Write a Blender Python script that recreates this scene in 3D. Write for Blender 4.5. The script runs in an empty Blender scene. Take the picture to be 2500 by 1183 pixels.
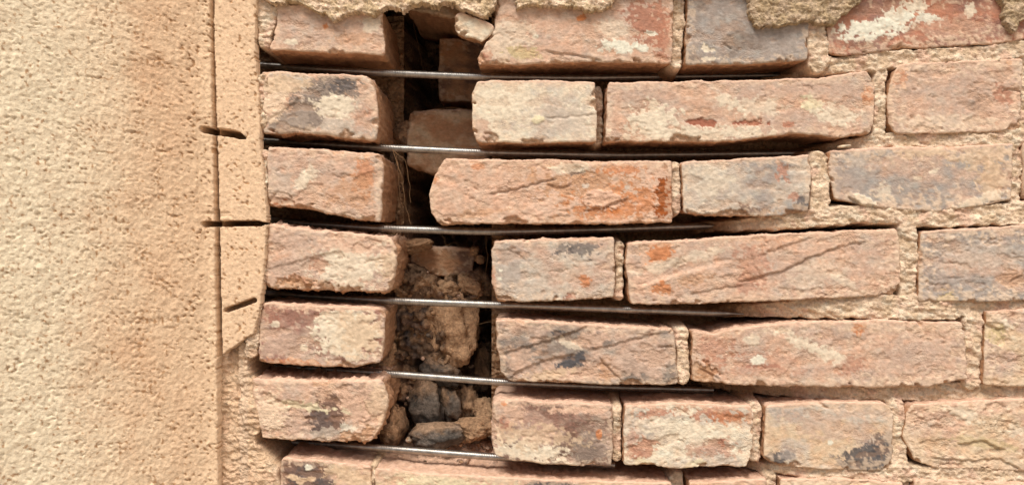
import bpy, math, random
import numpy as np
from math import radians

# ------------------------------------------------------------------ camera, light, exposure
S = 0.0004            # metres per photo pixel on the brick face plane
D = 0.80              # camera distance to the brick face plane
CX, CY = 1250.0, 560.0
sc = bpy.context.scene
cam_d = bpy.data.cameras.new('camera')
cam = bpy.data.objects.new('camera', cam_d)
sc.collection.objects.link(cam)
cam.location = (0, -D, 0)
cam.rotation_euler = (radians(90), 0, 0)
cam_d.sensor_width = 36
cam_d.lens = 36 * D / (2500 * S)
cam_d.shift_y = -(591.5 - CY) / 2500.0
cam_d.clip_start = 0.01
cam_d.clip_end = 200
sc.camera = cam

SUN_EL, SUN_AZ = 56.0, -24.0          # sun stands behind the camera, a little to the left
world = bpy.data.worlds.new('World')
sc.world = world
world.use_nodes = True
wn = world.node_tree.nodes
bg = wn['Background']
sky = wn.new('ShaderNodeTexSky')
sky.sky_type = 'NISHITA'
sky.sun_disc = False
sky.sun_elevation = radians(SUN_EL)
sky.sun_rotation = radians(180 + SUN_AZ)
sky.air_density = 1.0
sky.dust_density = 6.0
sky.ozone_density = 0.6
world.node_tree.links.new(sky.outputs[0], bg.inputs[0])
bg.inputs[1].default_value = 0.05

sun_d = bpy.data.lights.new('sun', 'SUN')
sun_d.energy = 1.5
sun_d.angle = radians(24)
sun_d.color = (1.0, 0.955, 0.885)
sun = bpy.data.objects.new('sun', sun_d)
sc.collection.objects.link(sun)
sun.rotation_euler = (radians(90 - SUN_EL), 0, radians(SUN_AZ))
sun.location = (0, -3, 4)

sc.view_settings.view_transform = 'Standard'
sc.view_settings.look = 'None'
sc.view_settings.exposure = 1.19
sc.view_settings.gamma = 1.0
sc.render.engine = 'CYCLES'
sc.cycles.use_denoising = True
sc.cycles.denoiser = 'OPENIMAGEDENOISE'
sc.cycles.denoising_input_passes = 'RGB_ALBEDO_NORMAL'
sc.cycles.denoising_prefilter = 'NONE'
sc.cycles.use_adaptive_sampling = False
sc.cycles.max_bounces = 8
sc.cycles.diffuse_bounces = 5

# ------------------------------------------------------------------ numpy noise
rs = np.random.RandomState(7)
PERM = rs.permutation(256)
PERM = np.concatenate([PERM, PERM])
ANG = rs.rand(256) * 2 * np.pi
G2 = np.stack([np.cos(ANG), np.sin(ANG)], 1)
G3 = rs.randn(256, 3); G3 /= np.linalg.norm(G3, axis=1)[:, None]
J2 = rs.rand(256, 2)

def _f(t): return t * t * t * (t * (t * 6 - 15) + 10)

def pn2(x, y, seed=0):
    x = np.asarray(x, float) + seed * 17.13; y = np.asarray(y, float) + seed * 7.71
    ix = np.floor(x).astype(int); iy = np.floor(y).astype(int)
    fx = x - ix; fy = y - iy
    u = _f(fx); v = _f(fy)
    def g(a, b):
        h = PERM[PERM[(ix + a) & 255] + ((iy + b) & 255)]
        q = G2[h]
        return q[..., 0] * (fx - a) + q[..., 1] * (fy - b)
    n0 = g(0, 0) * (1 - u) + g(1, 0) * u
    n1 = g(0, 1) * (1 - u) + g(1, 1) * u
    return (n0 * (1 - v) + n1 * v) * 1.5

def pn3(x, y, z, seed=0):
    x = x + seed * 17.13; y = y + seed * 7.71; z = z + seed * 3.3
    ix = np.floor(x).astype(int); iy = np.floor(y).astype(int); iz = np.floor(z).astype(int)
    fx = x - ix; fy = y - iy; fz = z - iz
    u = _f(fx); v = _f(fy); w = _f(fz)
    def g(a, b, c):
        h = PERM[PERM[PERM[(ix + a) & 255] + ((iy + b) & 255)] + ((iz + c) & 255)]
        q = G3[h]
        return q[..., 0] * (fx - a) + q[..., 1] * (fy - b) + q[..., 2] * (fz - c)
    def p(c):
        n0 = g(0, 0, c) * (1 - u) + g(1, 0, c) * u
        n1 = g(0, 1, c) * (1 - u) + g(1, 1, c) * u
        return n0 * (1 - v) + n1 * v
    return (p(0) * (1 - w) + p(1) * w) * 1.5

def fbm2(x, y, o=3, seed=0, gain=0.5):
    r = 0; a = 1
    for i in range(o):
        r = r + a * pn2(x * 2 ** i, y * 2 ** i, seed + i); a *= gain
    return r

def fbm3(x, y, z, o=3, seed=0):
    r = 0; a = 1
    for i in range(o):
        r = r + a * pn3(x * 2 ** i, y * 2 ** i, z * 2 ** i, seed + i); a *= 0.5
    return r

def worley(x, y, seed=0):
    x = x + seed * 11.7; y = y + seed * 5.3
    ix = np.floor(x).astype(int); iy = np.floor(y).astype(int)
    f1 = np.full(x.shape, 9.0); f2 = f1.copy()
    for a in (-1, 0, 1):
        for b in (-1, 0, 1):
            h = PERM[PERM[(ix + a) & 255] + ((iy + b) & 255)]
            j = J2[h]
            d = np.hypot(ix + a + j[..., 0] - x, iy + b + j[..., 1] - y)
            f2 = np.minimum(f2, np.maximum(f1, d)); f1 = np.minimum(f1, d)
    return f1, f2

def sstep(a, b, x):
    t = np.clip((x - a) / (b - a), 0, 1)
    return t * t * (3 - 2 * t)

# ------------------------------------------------------------------ colours
GAIN = np.array([0.80, 0.87, 0.94])
def C(r, g, b):
    c = np.array([r, g, b]) / 255.0
    lin = np.where(c <= 0.04045, c / 12.92, ((c + 0.055) / 1.055) ** 2.4)
    return lin * GAIN

COL = {
 'mauve': C(202,168,144), 'pink': C(214,173,144), 'grey': C(204,182,160), 'blue': C(172,155,141),
 'cream': C(232,210,180), 'white': C(234,222,196), 'red': C(168,106,82), 'brick': C(188,128,100),
 'orange': C(206,128,78), 'rust': C(160,86,42), 'soot': C(92,86,84), 'brown': C(128,98,82),
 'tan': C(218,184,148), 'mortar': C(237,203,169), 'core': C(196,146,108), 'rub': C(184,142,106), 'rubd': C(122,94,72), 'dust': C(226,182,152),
 'lime': C(230,210,170), 'sand': C(200,174,126), 'plum': C(160,116,98), 'ash': C(146,127,112), 'char': C(84,75,67), 'stone': C(120,105,92),
}

# ------------------------------------------------------------------ mesh helpers
def link(o, parent=None):
    sc.collection.objects.link(o)
    if parent: o.parent = parent
    return o

def mesh_obj(name, V, F, mat, parent=None, col=None, smooth=True, extra=None):
    """V (n,3) world coords, F (m,4) or (m,3); origin goes to the middle of the thing's base"""
    V = np.asarray(V, np.float64); F = np.asarray(F, np.int32)
    org = np.array([V[:, 0].mean(), V[:, 1].mean(), V[:, 2].min()])
    me = bpy.data.meshes.new(name)
    k = F.shape[1]
    n_extra = 0 if extra is None else 1
    nl = F.size + (len(extra) if n_extra else 0)
    me.vertices.add(len(V)); me.loops.add(nl); me.polygons.add(len(F) + n_extra)
    me.vertices.foreach_set('co', (V - org).astype(np.float32).ravel())
    li = F.ravel(); st = np.arange(len(F)) * k
    if n_extra:
        li = np.concatenate([li, np.asarray(extra, np.int32)]); st = np.append(st, F.size)
    me.loops.foreach_set('vertex_index', li.astype(np.int32))
    me.polygons.foreach_set('loop_start', st.astype(np.int32))
    me.update(calc_edges=True)
    me.validate()
    if smooth: me.polygons.foreach_set('use_smooth', np.ones(len(me.polygons), bool))
    if col is not None:
        a = me.color_attributes.new('Col', 'FLOAT_COLOR', 'POINT')
        c = np.ones((len(V), 4), np.float32); c[:, :3] = np.clip(col[:, :3], 0.004, 0.9)
        if col.shape[1] == 4: c[:, 3] = np.clip(col[:, 3], 0, 1.5)
        a.data.foreach_set('color', c.ravel())
    me.materials.append(mat)
    o = bpy.data.objects.new(name, me)
    o.location = org
    return link(o, parent)

def empty(name, label, cat, group=None):
    o = bpy.data.objects.new(name, None)
    o.empty_display_size = 0.05
    o['label'] = label; o['category'] = cat
    if group: o['group'] = group
    return link(o)

def tag(o, label, cat=None, group=None):
    o['label'] = label
    if cat: o['category'] = cat
    if group: o['group'] = group
    return o

def grid_faces(nu, nv):
    """grid stored row by row (v outer, u inner), normals to -Y"""
    i = np.arange(nu * nv).reshape(nv, nu)
    return np.stack([i[:-1, :-1], i[1:, :-1], i[1:, 1:], i[:-1, 1:]], -1).reshape(-1, 4)

def wx(px, y=0.0): return (np.asarray(px, float) - CX) * S * (D + y) / D
def wz(py, y=0.0): return (CY - np.asarray(py, float)) * S * (D + y) / D

def poly_pts(pts, t):
    p = np.array(pts, float)
    s = np.concatenate([[0], np.cumsum(np.hypot(*np.diff(p, axis=0).T))])
    s /= s[-1]
    return np.stack([np.interp(t, s, p[:, 0]), np.interp(t, s, p[:, 1])], -1)

def seg_dist(x, y, pts):
    """distance to a polyline, and the arc parameter 0..1 and signed side of the nearest segment"""
    best = np.full(x.shape, 1e9); side = np.zeros(x.shape); par = np.zeros(x.shape)
    p = np.array(pts, float); n = len(p) - 1
    for i in range(n):
        a, b = p[i, :2], p[i + 1, :2]
        ab = b - a; L2 = (ab ** 2).sum() + 1e-9
        t = np.clip(((x - a[0]) * ab[0] + (y - a[1]) * ab[1]) / L2, 0, 1)
        dx = x - a[0] - t * ab[0]; dy = y - a[1] - t * ab[1]
        d = np.hypot(dx, dy)
        m = d < best
        best = np.where(m, d, best)
        side = np.where(m, np.sign(ab[0] * dy - ab[1] * dx), side)
        par = np.where(m, (i + t), par)
    return best, side, par

def inside(x, y, poly):
    r = np.zeros(x.shape, bool)
    p = np.array(poly, float); n = len(p)
    j = n - 1
    for i in range(n):
        xi, yi = p[i]; xj, yj = p[j]
        c = ((yi > y) != (yj > y)) & (x < (xj - xi) * (y - yi) / (yj - yi + 1e-12) + xi)
        r ^= c; j = i
    return r

# ------------------------------------------------------------------ materials
def masonry(name, bump=0.5, scale=900.0, rough=0.93, var=0.35, dist=0.0006, stretch=None):
    m = bpy.data.materials.new(name); m.use_nodes = True
    nt = m.node_tree; N = nt.nodes; L = nt.links
    b = N['Principled BSDF']
    b.inputs['Roughness'].default_value = rough
    b.inputs['Specular IOR Level'].default_value = 0.15
    at = N.new('ShaderNodeAttribute'); at.attribute_name = 'Col'
    geo = N.new('ShaderNodeNewGeometry')
    vec = geo.outputs['Position']
    if stretch:
        mp = N.new('ShaderNodeMapping'); mp.inputs['Rotation'].default_value = (0, radians(stretch[1]), 0)
        mp.inputs['Scale'].default_value = stretch[0]
        L.new(vec, mp.inputs['Vector']); vec = mp.outputs[0]
    n1 = N.new('ShaderNodeTexNoise'); n1.inputs['Scale'].default_value = scale * 0.35
    n1.inputs['Detail'].default_value = 3; n1.inputs['Roughness'].default_value = 0.6
    L.new(vec, n1.inputs['Vector'])
    n2 = N.new('ShaderNodeTexNoise'); n2.inputs['Scale'].default_value = scale
    n2.inputs['Detail'].default_value = 1; n2.inputs['Roughness'].default_value = 0.5
    L.new(vec, n2.inputs['Vector'])
    mr = N.new('ShaderNodeMapRange')
    mr.inputs[1].default_value = 0.3; mr.inputs[2].default_value = 0.7
    mr.inputs[3].default_value = 1 - var; mr.inputs[4].default_value = 1 + var
    mr.clamp = False
    L.new(n1.outputs[0], mr.inputs[0])
    mx = N.new('ShaderNodeVectorMath'); mx.operation = 'SCALE'
    L.new(at.outputs['Color'], mx.inputs[0]); L.new(mr.outputs[0], mx.inputs['Scale'])
    L.new(mx.outputs[0], b.inputs['Base Color'])
    ad = N.new('ShaderNodeMath'); ad.operation = 'MULTIPLY_ADD'
    L.new(n2.outputs[0], ad.inputs[0]); ad.inputs[1].default_value = 0.45
    L.new(n1.outputs[0], ad.inputs[2])
    bp = N.new('ShaderNodeBump')
    bs = N.new('ShaderNodeMath'); bs.operation = 'MULTIPLY'; bs.inputs[1].default_value = bump
    L.new(at.outputs['Alpha'], bs.inputs[0]); L.new(bs.outputs[0], bp.inputs['Strength'])
    bp.inputs['Distance'].default_value = dist * 3
    L.new(ad.outputs[0], bp.inputs['Height'])
    L.new(bp.outputs[0], b.inputs['Normal'])
    return m

M_BRICK = masonry('weathered_brick', 0.7, 950, var=0.16, stretch=((0.75, 1, 1.25), 20))
M_MORTAR = masonry('lime_mortar', 0.9, 850, var=0.2)
M_STUCCO = masonry('textured_render', 0.45, 820, var=0.16)
M_COAT = masonry('sandy_render_coat', 1.0, 900, var=0.34)
M_STONE = masonry('rubble_stone', 1.0, 800, var=0.4)

def plain(name, col, rough, metal=0.0, noise=0.0, nscale=50, stops=None):
    m = bpy.data.materials.new(name); m.use_nodes = True
    nt = m.node_tree; N = nt.nodes; L = nt.links
    b = N['Principled BSDF']
    b.inputs['Roughness'].default_value = rough; b.inputs['Metallic'].default_value = metal
    n = N.new('ShaderNodeTexNoise'); n.inputs['Scale'].default_value = nscale; n.inputs['Detail'].default_value = 6
    g = N.new('ShaderNodeNewGeometry'); L.new(g.outputs['Position'], n.inputs['Vector'])
    r = N.new('ShaderNodeValToRGB')
    c = np.array(col)
    r.color_ramp.elements[0].position = 0.35; r.color_ramp.elements[1].position = 0.65
    r.color_ramp.elements[0].color = (*(c * (1 - noise)), 1); r.color_ramp.elements[1].color = (*(c * (1 + noise)), 1)
    L.new(n.outputs[0], r.inputs[0]); L.new(r.outputs[0], b.inputs['Base Color'])
    return m

M_STEEL = plain('zinc_plated_steel', (0.38, 0.36, 0.33), 0.36, 0.95, 0.22, 180)
M_ROOT = plain('dry_root', C(150, 110, 72), 0.9, 0, 0.3, 300)
M_GROUND = plain('dusty_paving', (0.36, 0.29, 0.22), 0.95, 0, 0.25, 12)

# ------------------------------------------------------------------ ground
def box(name, x0, x1, y0, y1, z0, z1, mat, parent=None, col=None):
    V = [(x, y, z) for x in (x0, x1) for y in (y0, y1) for z in (z0, z1)]
    F = [(0,1,3,2),(4,6,7,5),(0,4,5,1),(2,3,7,6),(0,2,6,4),(1,5,7,3)]
    c = None if col is None else np.tile(col, (8, 1))
    return mesh_obj(name, V, F, mat, parent, c, smooth=False)

g = mesh_obj('ground', [(-30, -30, -1.05), (30, -30, -1.05), (30, 30, -1.05), (-30, 30, -1.05)], [(0, 1, 2, 3)], M_GROUND)
g['kind'] = 'structure'

wall = empty('brick_wall', 'weathered old brick wall with raked-out joints and an open vertical cavity', 'wall')
wall.location = (0.2, 0.0, -1.05); wall['kind'] = 'thing'
bpy.context.view_layer.update()
stucco = empty('stucco_wall', 'cream pebbly stucco wall with a vertical saw cut, left of the bricks', 'wall')
stucco.location = (-0.3, 0.0, -1.05); stucco['kind'] = 'thing'
bpy.context.view_layer.update()

def adopt(o, root):
    o.parent = root
    o.matrix_parent_inverse = root.matrix_world.inverted()
    return o

# masonry that closes the wall behind, above, below and beside what the photo shows
core_col = COL['core'] * 0.9
for nm, a in (('masonry_core', (-0.28, 2.0, 0.30, 0.50, -1.05, 1.6)),
              ('masonry_core', (-0.28, 2.0, 0.02, 0.295, wz(-70), 1.6)),
              ('masonry_core', (-0.28, 2.0, 0.02, 0.295, -1.05, wz(1690))),
              ('masonry_core', (wx(3085), 2.0, 0.012, 0.295, wz(1685), wz(-65)))):
    adopt(box(nm, *a, M_BRICK, None, core_col), wall)

# ------------------------------------------------------------------ brick builder
SEED = [0]
def brick(T, B, L=(), R=(), y0=0.0, depth=0.10, base='mauve', alt='pink', mixs=0.5, core='core', dust='dust',
          patches=(), cracks=(), step=2.5, relief=1.0, chip=0.5, rnd=3.2, corner=5.5, tilt=(0, 0), label=None,
          name='brick', root=wall, mat=None, side_rings=22, creamy=0.25, pits=0.3, smear=0.45, side_amp=1.0):
    SEED[0] += 1; sd = SEED[0]
    T = list(T); B = list(B)
    left = [T[0], *L, B[0]]; right = [T[-1], *R, B[-1]]
    W = 0.5 * (abs(T[-1][0] - T[0][0]) + abs(B[-1][0] - B[0][0]))
    H = 0.5 * (abs(B[0][1] - T[0][1]) + abs(B[-1][1] - T[-1][1]))
    nu = int(max(12, W / step)) + 1; nv = int(max(10, H / step)) + 1
    u = np.linspace(0, 1, nu); v = np.linspace(0, 1, nv)
    t = poly_pts(T, u); b = poly_pts(B, u); l = poly_pts(left, v); r = poly_pts(right, v)
    U, Vv = np.meshgrid(u, v)
    U3 = U[..., None]; V3 = Vv[..., None]
    P = ((1 - V3) * t[None] + V3 * b[None] + (1 - U3) * l[:, None] + U3 * r[:, None]
         - ((1 - U3) * (1 - V3) * t[0] + U3 * (1 - V3) * t[-1] + (1 - U3) * V3 * b[0] + U3 * V3 * b[-1]))
    # rounded corners
    du = np.minimum(U, 1 - U) * W; dv = np.minimum(Vv, 1 - Vv) * H
    su = np.where(U < 0.5, -1, 1); sv = np.where(Vv < 0.5, -1, 1)
    cr = corner * (1 + 0.5 * pn2(U * 3, Vv * 3, sd))
    px = np.clip(cr - du, 0, None); py = np.clip(cr - dv, 0, None)
    m = np.maximum(px, py); h = np.hypot(px, py) + 1e-9
    k = np.where((px > 0) & (py > 0), m / h, 1.0)
    P[..., 0] += su * px * (k - 1); P[..., 1] += sv * py * (k - 1)
    x = P[..., 0].copy(); y = P[..., 1].copy()
    # uneven outline
    e0 = np.minimum(du, dv)
    wv = 1 - sstep(0, 45, e0)
    P[..., 0] += wv * (2.4 * pn2(x / 40, y / 40, sd + 3) + 1.0 * pn2(x / 9, y / 9, sd + 4))
    P[..., 1] += wv * (2.4 * pn2(x / 40, y / 40, sd + 5) + 1.0 * pn2(x / 9, y / 9, sd + 6))
    x = P[..., 0]; y = P[..., 1]
    # depth profile
    rr = rnd * (1 + 0.7 * pn2(x / 40, y / 40, sd + 7)); rr = np.clip(rr, 2.5, None)
    q = np.clip(1 - e0 / rr, 0, 1)
    Y = rr * S * 0.9 * (1 - np.sqrt(np.clip(1 - q * q, 0, 1)))
    # chipped edges: broken arrises, mostly along the bottom
    cn = fbm2(x / 75, y / 60, 4, sd + 11, .6)
    eb = np.minimum(np.minimum((1 - Vv) * H, du * 1.3 + 3), Vv * H * 1.6 + 5)
    cf = sstep(0.0, 0.18, cn * 0.8 + chip * 0.55 - 0.30 - eb / 34.0)
    Y += cf * (0.0028 + 0.0016 * pn2(x / 12, y / 12, sd + 12)) * np.clip(1.4 - eb / 30, 0.3, 1.2)
    # relief
    a = radians(20)
    xr = x * math.cos(a) - y * math.sin(a); yr = x * math.sin(a) + y * math.cos(a)
    Y += 0.6 * relief * (0.0008 * fbm2(x / 75, y / 55, 2, sd + 13)
                   + 0.00055 * fbm2(xr / 20, yr / 13, 3, sd + 14, 0.62) * (0.55 + 0.9 * sstep(-.3, .4, pn2(x / 90, y / 70, sd + 19)))
                   + 0.00028 * pn2(xr / 6.5, yr / 5, sd + 16))
    cl = pn2(xr / 62 + .4 * pn2(x / 30, y / 30, sd + 36), yr / 11 + .5 * pn2(x / 50, y / 50, sd + 37), sd + 38)
    crease = sstep(.055, .0, np.abs(cl)) * sstep(.05, .45, pn2(x / 70, y / 45, sd + 39)) * sstep(4, 14, e0)
    Y += relief * crease * .0007
    flake = sstep(.02, .05, fbm2(x / 85, y / 40, 4, sd + 41, .55) - .28)
    Y += flake * .0007 * relief
    pit = sstep(0.52, 0.75, pn2(x / 11, y / 9, sd + 17) + 0.35 * pn2(x / 60, y / 60, sd + 18)) * pits
    Y += pit * 0.0014
    Y += (tilt[0] * (U - 0.5) + tilt[1] * (Vv - 0.5))
    # colour
    cA, cB = COL[base], COL[alt]
    lo = fbm2(x / 130, y / 80, 4, sd + 20, 0.6)
    mixf = sstep(-0.35 + (0.5 - mixs), 0.45 + (0.5 - mixs), lo)[..., None]
    col = cA * (1 - mixf) + cB * mixf
    cm = 0.7 * creamy * sstep(-0.1, 0.75, fbm2(xr / 55, yr / 32, 5, sd + 24, 0.68))[..., None]
    col = col * (1 - cm) + COL['cream'] * cm
    fn = fbm2(xr / 17, yr / 12, 3, sd + 27, 0.7)
    col = col * (1 + 0.11 * fn[..., None])
    hue = fbm2(x / 24, y / 20, 3, sd + 28)[..., None]
    col = col * (1 + np.array([0.02, -0.03, -0.06]) * hue * 1.6)
    wn_ = fbm2(x / 18, y / 15, 3, sd + 30, 0.65) + .22 * pn2(x / 5.5, y / 5, sd + 43)
    skin = np.full(x.shape, .42) + .5 * sstep(0, .6, pn2(x / 110, y / 70, sd + 42)) + .35 * flake
    skin = skin * (.55 + .5 * relief)
    for pt in patches:
        cx, cy, rx, ry, rot, ck, st = pt[:7]
        en = pt[7] if len(pt) > 7 else 0.55
        hi = pt[8] if len(pt) > 8 else 0.0
        ca, sa = math.cos(radians(rot)), math.sin(radians(rot))
        dx = (x - cx) * ca + (y - cy) * sa; dy = -(x - cx) * sa + (y - cy) * ca
        rad = np.sqrt((dx / rx) ** 2 + (dy / ry) ** 2)
        w2 = wn_ + 0.6 * pn2((x + cx) / 40, (y + cy) / 34, 91)
        mk = sstep(1.05, 0.92, rad + en * w2)
        mk = mk * st
        cc = COL[ck] * (1 + 0.14 * fn[..., None])
        col = col * (1 - mk[..., None]) + cc * mk[..., None]
        Y -= mk * hi * 0.001
        if ck in ('cream', 'white', 'lime', 'grey', 'soot', 'blue', 'tan'): skin = skin * (1 - .65 * mk)
    far = sstep(1900, 2250, x)
    sm = np.clip(smear * (1 + .3 * far) * sstep(1.0, .45, e0 / (22 + 22 * far) + 0.9 * wn_ + .3), 0, .9)
    Y -= sm * far * .0007
    sm = sm[..., None]
    col = col * (1 - sm) + COL['mortar'] * (1 + .12 * fn[..., None]) * sm
    cfc = sstep(0.25, 0.7, cf)[..., None] * 0.6
    ccore = COL[core] * (1 + 0.25 * fn[..., None])
    col = col * (1 - cfc) + ccore * cfc
    # dust lies along the upper arris
    dt = (1 - sstep(2, 9 + 6 * pn2(x / 30, y / 30, sd + 31), Vv * H))[..., None] * 0.8
    col = col * (1 - dt) + COL[dust] * dt
    for ck in cracks:
        pts, dep, stp = ck
        pw = np.array(pts, float)
        dd, sg, par = seg_dist(x + 3.5 * pn2(x / 16, y / 16, sd + 33), y + 3.5 * pn2(x / 16, y / 16, sd + 34), pw)
        endf = np.minimum(par, len(pw) - 1 - par); endf = sstep(0, 0.25, endf)
        Y += endf * dep * 0.0008 * np.exp(-(dd / 2.3) ** 2)
        Y += endf * sg * stp * 0.0008 * np.exp(-dd / 40.0) * sstep(0, 4, dd)
    f = (D + y0) / D
    X3 = (x - CX) * S * f; Z3 = (CY - y) * S * f; Y3 = y0 + Y
    V0 = np.stack([X3, Y3, Z3], -1).reshape(-1, 3)
    fk = flake[..., None] * .2
    col = col * (1 - fk) + COL[core] * 1.06 * fk
    skin = np.maximum(skin, .9 * cf)
    C0 = np.concatenate([col, skin[..., None]], -1).reshape(-1, 4)
    F0 = grid_faces(nu, nv)
    # sides
    idx = np.arange(nu * nv).reshape(nv, nu)
    loop = np.concatenate([idx[0, :-1], idx[:-1, -1], idx[-1, :0:-1], idx[:0:-1, 0]])
    n = len(loop)
    lp = V0[loop]
    tg = np.roll(lp, -3, 0) - np.roll(lp, 3, 0)
    nx = -(-tg[:, 2]) * -1; nz = tg[:, 0] * 1.0
    ln = np.hypot(tg[:, 2], tg[:, 0]) + 1e-9
    on = np.stack([-tg[:, 2] / ln, np.zeros(n), tg[:, 0] / ln], 1)      # outward in XZ for this winding
    ctr = lp.mean(0)
    if ((lp - ctr) * on).sum() < 0: on = -on
    ts = (np.arange(1, side_rings + 1) / side_rings) ** 1.4 * depth
    Vs = [V0]; Cs = [C0]; Fs = [F0]; prev = loop; base_i = len(V0)
    up = np.clip(on[:, 2], -1, 1)
    dw = sstep(0.3, 0.8, up)
    for kk, tt in enumerate(ts):
        qx = lp[:, 0] * 120; qz = lp[:, 2] * 120; qy = np.full(n, tt * 120.0)
        nz3 = fbm3(qx, qy, qz, 2, sd)
        nf = pn3(qx * 4, qy * 4, qz * 4, sd + 2)
        amp = min(1, tt / 0.006)
        off = amp * side_amp * (0.0016 * nz3 + 0.0006 * nf) - 0.0025 * tt / depth
        Vk = lp + on * off[:, None]
        Vk[:, 1] = lp[:, 1] * (1 - min(1, tt / 0.02)) + min(1, tt / 0.02) * y0 + tt
        cc = COL[core] * (1 + 0.22 * nz3[:, None] + 0.15 * nf[:, None])
        dm = (dw * np.clip(0.85 + 0.4 * nz3, 0, 1))[:, None]
        cc = cc * (1 - dm) + COL[dust] * (1 + 0.1 * nf[:, None]) * dm
        cc = np.concatenate([cc, np.full((n, 1), .7)], 1)
        ix = np.arange(base_i, base_i + n)
        nxt = np.roll(ix, -1); pnx = np.roll(prev, -1)
        Fs.append(np.stack([prev, pnx, nxt, ix], 1))
        Vs.append(Vk); Cs.append(cc); prev = ix; base_i += n
    o = mesh_obj(name, np.concatenate(Vs), np.concatenate(Fs), mat or M_BRICK, None, np.concatenate(Cs),
                 extra=list(prev[::1]))
    if root is not None: adopt(o, root)
    if label: o['label'] = label
    return o

# ---- course 1
brick([(674,8),(800,14),(930,18)], [(655,122),(760,126),(940,134)], L=[(676,60)], R=[(936,80)], depth=0.18, base='pink', alt='mauve',
      patches=[(795,66,9,7,0,'orange',.9),(710,105,16,9,0,'cream',.9),(905,60,22,18,30,'cream',.7),(860,95,40,14,0,'core',.4)],
      chip=.3, y0=.001, label='pale pink half brick under the broken render, top of the short stack')
brick([(1214,-26),(1420,-26),(1643,-26)], [(1166,156),(1290,158),(1420,150),(1640,156)], L=[(1207,70),(1184,108),(1167,140)], R=[(1644,60)],
      base='pink', alt='mauve', mixs=.4, patches=[(1420,44,13,9,0,'orange',1,.3),(1590,55,60,55,20,'red',.75,.8),(1622,90,20,60,0,'brick',.8,.7),
      (1515,112,45,14,0,'white',1,.7,.25),(1570,118,14,10,0,'white',1,.6,.25),(1590,82,12,6,0,'white',.9),(1310,90,10,5,0,'white',.9),(1235,105,70,45,-30,'cream',.55,.4),(1500,70,40,25,0,'cream',.5),
      (1275,130,40,14,5,'sand',.8),(1180,140,22,16,0,'brick',.9)], relief=0.8, chip=.62, cracks=[([(1320,125),(1400,135),(1480,150)],2,.8)],
      label='large pink brick with white paint flecks beside the top of the cavity')
brick([(1680,-26),(1985,-26)], [(1674,158),(1820,157),(1970,148)], base='ash', alt='blue', mixs=.7, creamy=.12,
      patches=[(1725,118,16,12,0,'cream',1,.5,-.8),(1735,145,22,6,0,'cream',.9),(1760,10,60,25,0,'ash',.4),(1900,100,60,40,0,'blue',.5)], relief=0.6, chip=.25,
      cracks=[([(1765,105),(1790,122)],2.5,0)], label='blue-grey brick under the olive render remnant')
brick([(2034,-26),(2250,-26),(2560,-26)], [(2024,128),(2060,136),(2200,120),(2450,106),(2560,84)], L=[(2020,60)], base='plum', alt='brick', mixs=.55, creamy=.12,
      patches=[(2110,75,62,24,-5,'white',1,.55,.3),(2190,50,50,32,-35,'white',1,.6,.3),(2230,15,30,18,0,'cream',.95,.6,.3),(2260,45,30,12,0,'white',.9,.7,.2),(2370,25,14,18,0,'cream',.9),(2090,110,40,10,0,'brown',.4),(2350,70,110,30,0,'pink',.45)],
      relief=0.55, chip=.12, cracks=[([(2160,122),(2210,105)],2,1.0)], rnd=3.0, label='dark red brick splashed with white paint, topmost on the far side')
# ---- course 2
brick([(636,173),(780,178),(900,183)], [(640,326),(760,325),(916,344)], L=[(642,240)], R=[(916,215),(924,268),(922,320)], side_amp=1.6, depth=0.18, base='pink', alt='grey', rnd=6, corner=10,
      patches=[(795,228,84,48,-25,'ash',.9,.5),(770,290,120,36,-12,'grey',.85,.4),(725,288,80,42,-32,'ash',.75,.35),(835,205,36,18,0,'soot',.75,.7),(772,290,16,28,20,'ash',.9),(820,262,50,26,0,'cream',.95,.6,.3),(660,240,40,60,20,'mortar',.9,.4,.5),(690,205,60,22,0,'tan',.7),(890,300,26,46,0,'brick',.35)],
      chip=.35, y0=.0005, cracks=[([(640,302),(700,265),(740,235)],1,.8)], label='half brick with a blue-grey diagonal soot stain in the short stack')
brick([(1164,197),(1300,195),(1454,201)], [(1164,346),(1260,349),(1456,346)], L=[(1153,225),(1153,310)], R=[(1457,260)], base='cream', alt='grey', mixs=.45, creamy=.5,
      patches=[(1230,250,90,60,0,'cream',.8,.6),(1390,290,70,45,0,'grey',.7,.6),(1175,320,22,30,0,'brick',.5),(1312,292,14,9,0,'lime',1,.3,.8)], chip=.38, relief=0.55, cracks=[([(1320,292),(1400,285),(1460,280)],1.2,.2)],
      label='pale cream end brick right of the cavity, second course')
brick([(1484,202),(1700,197),(2000,190),(2118,172)], [(1478,345),(1760,346),(1950,326),(2050,336),(2125,326)], R=[(2136,214),(2134,300)], base='mauve', alt='pink', mixs=.45, creamy=.35, depth=.10,
      patches=[(1590,300,60,42,-20,'cream',.95,.6,.3),(1720,325,170,20,0,'cream',.9,.7,.2),(1710,298,36,9,2,'red',1,.5,-1.2),(1835,300,34,7,0,'red',1,.6,-1),(1925,305,14,8,0,'brick',.9),(1780,250,40,14,35,'cream',.8,.6,.4),(1850,262,60,20,0,'cream',.6),(1985,255,30,20,20,'lime',.9,.6,.3),(2040,280,50,26,0,'cream',.85,.7),(2122,235,16,28,0,'orange',.7,.5),(2000,215,100,14,0,'mauve',.6)],
      relief=0.75, chip=.42, label='long stretcher with cream lime smears and red scars, second course')
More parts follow.
